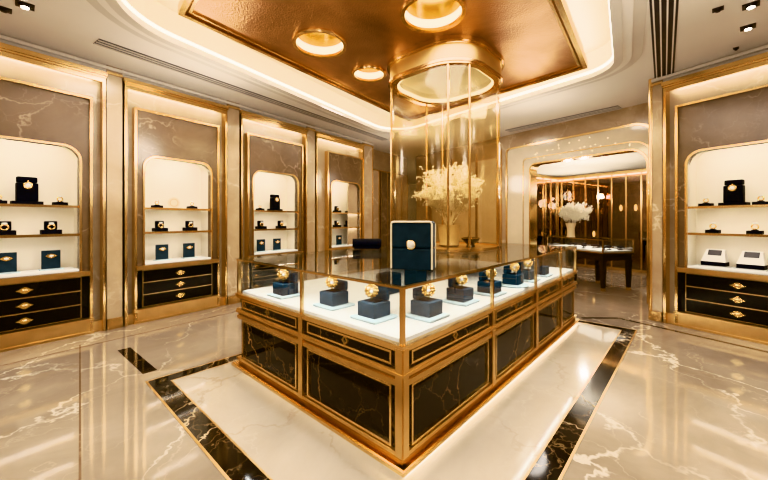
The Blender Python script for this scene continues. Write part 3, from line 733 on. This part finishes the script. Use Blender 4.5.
def stand(kind, loc, rot, lb, group):
    if kind in KIND_S: return dup(KIND_S[kind], loc, rot, lb, group)
    nm = {'board': 'display_board', 'block': 'display_stand', 'box': 'ring_box', 'low': 'display_block', 'white': 'display_easel', 'case': 'ring_box', 'case2': 'ring_box'}[kind]
    t = thing(nm, lb, {'display_board': 'display board', 'display_stand': 'display stand', 'ring_box': 'ring box', 'display_block': 'display block', 'display_easel': 'display stand'}[nm], loc, rot, group)
    KIND_S[kind] = t
    if kind == 'board':          # upright navy board on a pale foot
        bm = bm_new(); box(bm, -.088, .088, -.012, .016, .012, .245, bev=.004); obj('board', bm, 'navy_velvet', t)
        obj('foot', B(-.11, .11, -.085, .04, 0, .012, bev=.003), 'pale_blue', t)
    elif kind == 'block':        # tall black block with head piece on a slab
        obj('slab', B(-.135, .135, -.08, .08, 0, .045, bev=.004), 'black_velvet', t)
        obj('block', B(-.095, .095, -.05, .05, .045, .27, bev=.012), 'black_velvet', t)
        obj('head_piece', B(-.09, .09, -.03, .055, .275, .345, bev=.014), 'black_velvet', t)
    elif kind == 'low':
        obj('block', B(-.07, .07, -.05, .05, 0, .045, bev=.004), 'black_velvet', t)
        obj('cushion', B(-.03, .03, -.025, .025, .045, .055, bev=.004), 'black_velvet', t)
    elif kind == 'box':          # low block with an upright pad behind the ring
        obj('block', B(-.095, .095, -.06, .06, 0, .055, bev=.004), 'black_velvet', t)
        obj('back_pad', B(-.062, .062, .005, .04, .055, .165, bev=.012), 'black_velvet', t)
    elif kind == 'white':        # sloping white easel with black base
        obj('base', B(-.15, .15, -.10, .09, 0, .012, bev=.003), 'grey_cloth', t)
        obj('black_block', B(-.125, .125, -.085, .07, .012, .068, bev=.004), 'black_velvet', t)
        bm = bm_new(); vs = [bm.verts.new(p) for p in ((-.125, -.075, .068), (.125, -.075, .068), (.125, .07, .068), (-.125, .07, .068), (-.09, .02, .23), (.09, .02, .23), (.09, .07, .23), (-.09, .07, .23))]
        for f in ((0,1,5,4),(1,2,6,5),(2,3,7,6),(3,0,4,7),(4,5,6,7),(3,2,1,0)): bm.faces.new([vs[i] for i in f])
        e = obj('sloped_face', bm, 'white_box', t)
        bm = bm_new(); vs = [bm.verts.new(p) for p in ((-.07, -.026, .151), (.07, -.026, .151), (.07, .015, .222), (-.07, .015, .222))]
        up = Vector((0, -.004, .003)); top = [bm.verts.new(Vector(v_.co)+up) for v_ in vs]
        bm.faces.new(top); [bm.faces.new((vs[k], vs[(k+1)%4], top[(k+1)%4], top[k])) for k in range(4)]
        obj('grey_pad', bm, 'vent_grey', e)
    elif kind in ('case', 'case2'):   # the boxes on the counter deck: plate, box, upright lid pad
        if kind == 'case': obj('plate', B(-.125, .125, -.125, .125, 0, .022, bev=.009), 'pale_blue', t)
        else:
            bm = bm_new(); lathe(bm, [(0, 0), (.155, 0), (.165, .012), (.155, .02), (0, .022)], 32); obj('plate', bm, 'pale_blue', t, True)
        obj('box_body', B(-.085, .085, -.085, .085, .022, .125, bev=.006), 'slate_velvet', t)
        obj('box_lid', B(-.07, .085, .045, .082, .127, .21, bev=.016), 'slate_velvet', t)
        obj('cushion', B(-.05, .05, -.05, .035, .125, .133, bev=.004), 'black_velvet', t)
    return t
ord_c = {'first': 'leftmost wall cabinet', 'second': 'second wall cabinet', 'third': 'third wall cabinet', 'fourth': 'farthest left-wall cabinet', 'right': 'right wall cabinet'}
words = {'block': 'tall black stand', 'low': 'small low black block', 'box': 'black ring box', 'board': 'navy display board', 'white': 'white sloped easel'}
jw = {'pendant': 'round gold pendant', 'ring': 'gold ring', 'small': 'tiny gold ring', 'brooch': 'eye-shaped gold brooch', 'cocktail': 'domed gold cocktail ring'}
shelfname = {0: 'bottom white base', 1: 'lower shelf', 2: 'upper shelf'}
shelfz = {0: NZ0+.0355, 1: SH[0]+.0005, 2: SH[1]+.0005}
def ypos(sh): return .20
def cab_item(key, sh, u, skind, jkind, where, y=.22, jewelry=True):
    p, rot = cab_pt(key, u, shelfz[sh], y)
    plc = '%s of the %s' % (shelfname[sh], ord_c[key])
    stand(skind, p, rot, '%s on the %s, %s' % (words[skind], plc, where), 'stands in the %s' % ord_c[key])
    if not jewelry: return
    off = {'board': (-.0125, .175), 'block': (-.062, .235), 'low': (-.0, .0555), 'box': (-.03, .0555), 'white': (-.028, .12)}[skind]
    q, _ = cab_pt(key, u, shelfz[sh]+off[1], y+off[0])
    jewel(jkind, q, rot, '%s on the %s, %s, %s, %s' % (jw[jkind], words[skind], ord_c[key], shelfname[sh].replace('bottom white base', 'bottom'), where), 'jewellery in the %s' % ord_c[key])
def u_at(key, px, y=.2):         # cabinet coordinate that is seen at an image column
    t, og, rot, U, N, w = CABS[key]; k = (px-384)/F; o_ = og+N*y
    return (k*o_.y-o_.x)/(U.x-k*U.y)
for key, sh, px, sk, jk, wh in (
    ('first', 2, 27, 'block', 'pendant', 'in the middle'), ('first', 2, 60, 'low', 'small', 'right end'), ('first', 2, -2, 'low', 'small', 'left end'),
    ('first', 1, 4, 'box', 'ring', 'left side'), ('first', 1, 51, 'box', 'ring', 'right side'),
    ('first', 0, 6, 'board', 'brooch', 'left side'), ('first', 0, 51, 'board', 'brooch', 'right side'),
    ('second', 1, 160, 'box', 'ring', 'left side'), ('second', 1, 190, 'box', 'ring', 'right side'),
    ('second', 0, 162, 'board', 'brooch', 'left side'), ('second', 0, 189, 'board', 'brooch', 'right side'),
    ('second', 2, 157, 'low', 'small', 'left end'), ('second', 2, 192, 'low', 'small', 'right end'),
    ('third', 2, 260, 'low', 'small', 'left end'), ('third', 2, 275, 'block', 'pendant', 'middle'),
    ('third', 1, 261, 'box', 'ring', 'left side'), ('third', 1, 281, 'box', 'ring', 'right side'),
    ('third', 0, 261, 'board', 'brooch', 'left side'), ('third', 0, 277, 'board', 'brooch', 'right side'),
    ('fourth', 2, 337, 'box', 'ring', 'left side'), ('fourth', 2, 348, 'low', 'small', 'right side'),
    ('fourth', 1, 337, 'box', 'ring', 'left side'), ('fourth', 1, 348, 'box', 'ring', 'right side'),
    ('fourth', 0, 339, 'board', 'brooch', 'left side'),
    ('right', 2, 706, 'low', 'small', 'left end'), ('right', 2, 734, 'block', 'pendant', 'in the middle'), ('right', 2, 761, 'low', 'small', 'right end'),
    ('right', 1, 713, 'low', 'ring', 'left side'), ('right', 1, 755, 'low', 'ring', 'right side'),
    ('right', 0, 715, 'white', 'small', 'left side'), ('right', 0, 752, 'white', 'small', 'right side')):
    cab_item(key, sh, u_at(key, px, .22), sk, jk, wh, jewelry=sk != 'white')
# the pale medallion on the upper shelf of the second cabinet
p, rot = cab_pt('second', u_at('second', 175, .3), shelfz[2], .34)
t = thing('medallion_plaque', 'pale round medallion plaque leaning at the back of the second cabinet upper shelf', 'plaque', p, rot)
bm = bm_new(); plate(bm, circ((0, .10), .09, 28), [], -.008, .008, XZ); obj('disc', bm, 'piping', t)
obj('foot', B(-.05, .05, -.02, .03, 0, .012), 'piping', t)
bm = bm_new(); torus(bm, (0, -.008, .10), .06, .006, (0, 1, 0), 24, 6); obj('ring_relief', bm, 'gold_soft', t, True)

# counter boxes
cz = ZG+.0355
def cbox(px, py, kind, lb, jl, jk='cocktail', jrot=0, tmin=.19):
    p = P(px, py, cz); r = p-NC; s = max(r.dot(CA), .19); t_ = max(r.dot(CB), tmin)
    q = NC+CA*s+CB*t_; q.z = cz
    stand(kind, q, CR+jrot, lb, 'ring boxes inside the counter')
    if jl:
        f = Matrix.Rotation(CR+jrot, 3, 'Z') @ Vector((-.005, -.02, .0))
        w = q+f; w.z = cz+.1332
        jewel(jk, w, math.atan2(w.y, w.x)-PI/2, jl, 'rings shown inside the counter')
cbox(284, 296, 'case', 'slate ring box nearest the left end of the counter', 'domed gold ring on the leftmost counter box', jrot=-PI/2)
cbox(334, 306, 'case', 'slate ring box in the middle of the left counter face', 'domed gold ring on the second counter box from the left', jrot=-PI/2)
cbox(374, 318, 'case', 'slate ring box just left of the near counter corner', 'domed gold ring just left of the near counter corner', jrot=-PI/2)
cbox(428, 317, 'case', 'slate ring box just right of the near counter corner', 'domed gold ring just right of the near counter corner')
cbox(460, 302, 'case', 'second slate ring box along the right counter face', 'domed gold ring on the second box of the right counter face')
cbox(490, 294, 'case', 'third slate ring box along the right face, behind the glass post', 'domed gold ring on the third box of the right counter face')
cbox(518, 286, 'case2', 'slate ring box on a round pale plate in the counter', 'domed gold ring on the box with the round plate')
cbox(535, 281.5, 'case', 'fifth ring box along the right counter face', 'domed gold ring on the fifth box of the right counter face')
cbox(549, 276.5, 'case', 'last ring box at the far right end of the counter', None)
for s, t_, lb in ((1.45, 1.0, 'closed slate box standing deep inside the counter, left of its middle'), (.95, .95, 'closed slate box deep inside the counter behind the near corner')):
    q = NC+CA*s+CB*t_; q.z = cz
    t = thing('jewellery_box', lb, 'jewellery box', q, CR, 'closed boxes inside the counter')
    obj('box_body', B(-.10, .10, -.08, .08, 0, .13, bev=.008), 'slate_velvet', t); obj('box_lid', B(-.10, .10, -.08, .08, .133, .19, bev=.012), 'slate_velvet', t)

# big navy box on the glass top
p = P(413, 269, CT2); p.z = CT2+.0005
bb = thing('presentation_box', 'large navy presentation box with cream piping standing on the counter glass', 'jewellery box', p, math.radians(-17))
W, D, Hh = .165, .065, .375
obj('box_base', B(-W, W, -D, D, 0, .165, bev=.012), 'navy_velvet', bb)
obj('box_lid', B(-W, W, -D, D, .168, Hh, bev=.016), 'navy_velvet', bb)
bm = bm_new()
pth = rpoly([(-W+.006, .0), (W-.006, .0), (W-.006, Hh-.006), (-W+.006, Hh-.006)], [.001, .001, .02, .02], 4)
pts = [(W-.006, -D-.001, .009)]+[(x, -D-.001, z) for x, z in pth if z > .003]+[(-W+.006, -D-.001, .009)]
tube(bm, pts+[pts[0]] if False else pts, .008, 6); tube(bm, [(W-.002, D-.004, .01), (W-.002, D-.004, Hh-.02)], .008, 6)
obj('piping', bm, 'piping', bb, True)
bm = bm_new(); torus(bm, (0, -D-.010, .185), .020, .005, (0, 1, 0), 18, 6)
p2 = Matrix.Rotation(math.radians(-17), 3, 'Z') @ Vector((.0, -D-.008, 0)); bm.free()
q = Vector(p)+p2; q.z = CT2+.195
jj = thing('pearl_brooch', 'round pearl brooch at the centre of the large navy box', 'brooch', q, math.radians(-17))
bm = bm_new(); ball(bm, (0, -.008, 0), .030, 1, .55, 1, 16, 10); obj('pearl', bm, 'pearl', jj, True)
bm = bm_new(); torus(bm, (0, -.002, 0), .031, .006, (0, 1, 0), 24, 8); obj('setting', bm, 'gold_bright', jj, True)
# dark low cushion at the back of the counter
q = NC+CA*1.66+CB*1.97; q.z = CT2
t = thing('bracelet_pillow', 'dark bracelet pillow lying on the counter glass left of the tower', 'pillow', q, .1)
bm = bm_new(); tube(bm, [(-.19, 0, .075), (-.17, 0, .075), (.17, 0, .075), (.19, 0, .075)], .06, 16); obj('roll', bm, 'black_velvet', t, True)
obj('pillow_base', B(-.17, .17, -.06, .06, 0, .03, bev=.006), 'black_velvet', t)

# ------------------------------------------------------------------ light
for x, y, sx, pw in ((-2.9, .9, 1.2, 170), (2.9, .6, 1.2, 170), (-4.6, 1.5, .8, 80), (4.9, 2.4, .8, 80), (0, -1.6, 1.6, 170), (-3.0, 4.1, .6, 60), (-1.1, 6.5, .6, 60), (3.1, 5.6, .5, 45), (2.2, 7.6, .5, 50)):
    area('room_fill', (x, y, ZC-.03), sx, sx, pw*.42, (1, .915, .83))  # unseen area lights added under the ceiling for general fill and wall wash
for x, y, z, pw in ((-1.8, 1.6, 2.5, 30), (2.2, 2.3, 2.5, 30), (0, -1, 2.5, 40), (-2.3, 4.6, 2.7, 30), (2.6, 6.0, 2.7, 26), (.9, 8.2, 2.6, 34), ((BW+BU*1.3+BN*1.6).x, (BW+BU*1.3+BN*1.6).y, 2.35, 105), ((BW+BU*.2+BN*3).x, (BW+BU*.2+BN*3).y, 2.3, 50)):
    l = bpy.data.lights.new('soft_fill', 'POINT'); l.energy = pw*1.35; l.color = (1, .915, .83); l.shadow_soft_size = .07 if z < 2.4 else .25
    o = bpy.data.objects.new('soft_fill', l); C.objects.link(o); o.location = (x, y, z)  # added point lights without fixtures, brightening the ceiling and the back room
area('tray_lamp', (.4, 3.0, ZP-.06), 2.0, 2.0, 110, (1, .915, .83))
area('tower_lamp', (TWC.x, TWC.y, CT2+H-.33), .7, .7, 95, (1, .89, .72))
# case lighting under the counter's top frame
for (s0, t0, L, r_) in ((LA/2, .045, LA-.2, CR), (.045, LB/2, LB-.2, CR+PI/2)):
    q = NC+CA*s0+CB*t0
    area('case_fill', (q.x, q.y, CT-.022), L, .02, 16 if L > 2 else 10, (.96, .98, 1), (0, 0, r_))
area('case_fill', (TC.x+TX.x*TW/2+TY.x*TL/2, TC.y+TX.y*TW/2+TY.y*TL/2, 1.065), TW-.1, TL-.1, 9, (1, .95, .88), (0, 0, TR))  # fill light added under the table case lid to brighten its bed
w = bpy.data.worlds.new('world'); scene.world = w; w.use_nodes = True
w.node_tree.nodes['Background'].inputs[0].default_value = (1, .85, .65, 1); w.node_tree.nodes['Background'].inputs[1].default_value = .15

scene.view_settings.view_transform = 'Khronos PBR Neutral'
scene.view_settings.exposure = -0.05
scene.view_settings.use_curve_mapping = True
_c = scene.view_settings.curve_mapping.curves[3]
_c.points.new(.04, .026); _c.points.new(.18, .155); _c.points.new(.5, .53)
scene.view_settings.curve_mapping.update()
scene.cycles.max_bounces = 10; scene.cycles.transparent_max_bounces = 24
scene.cycles.sample_clamp_indirect = 6
scene.cycles.caustics_reflective = False; scene.cycles.caustics_refractive = False
scene.cycles.use_denoising = True
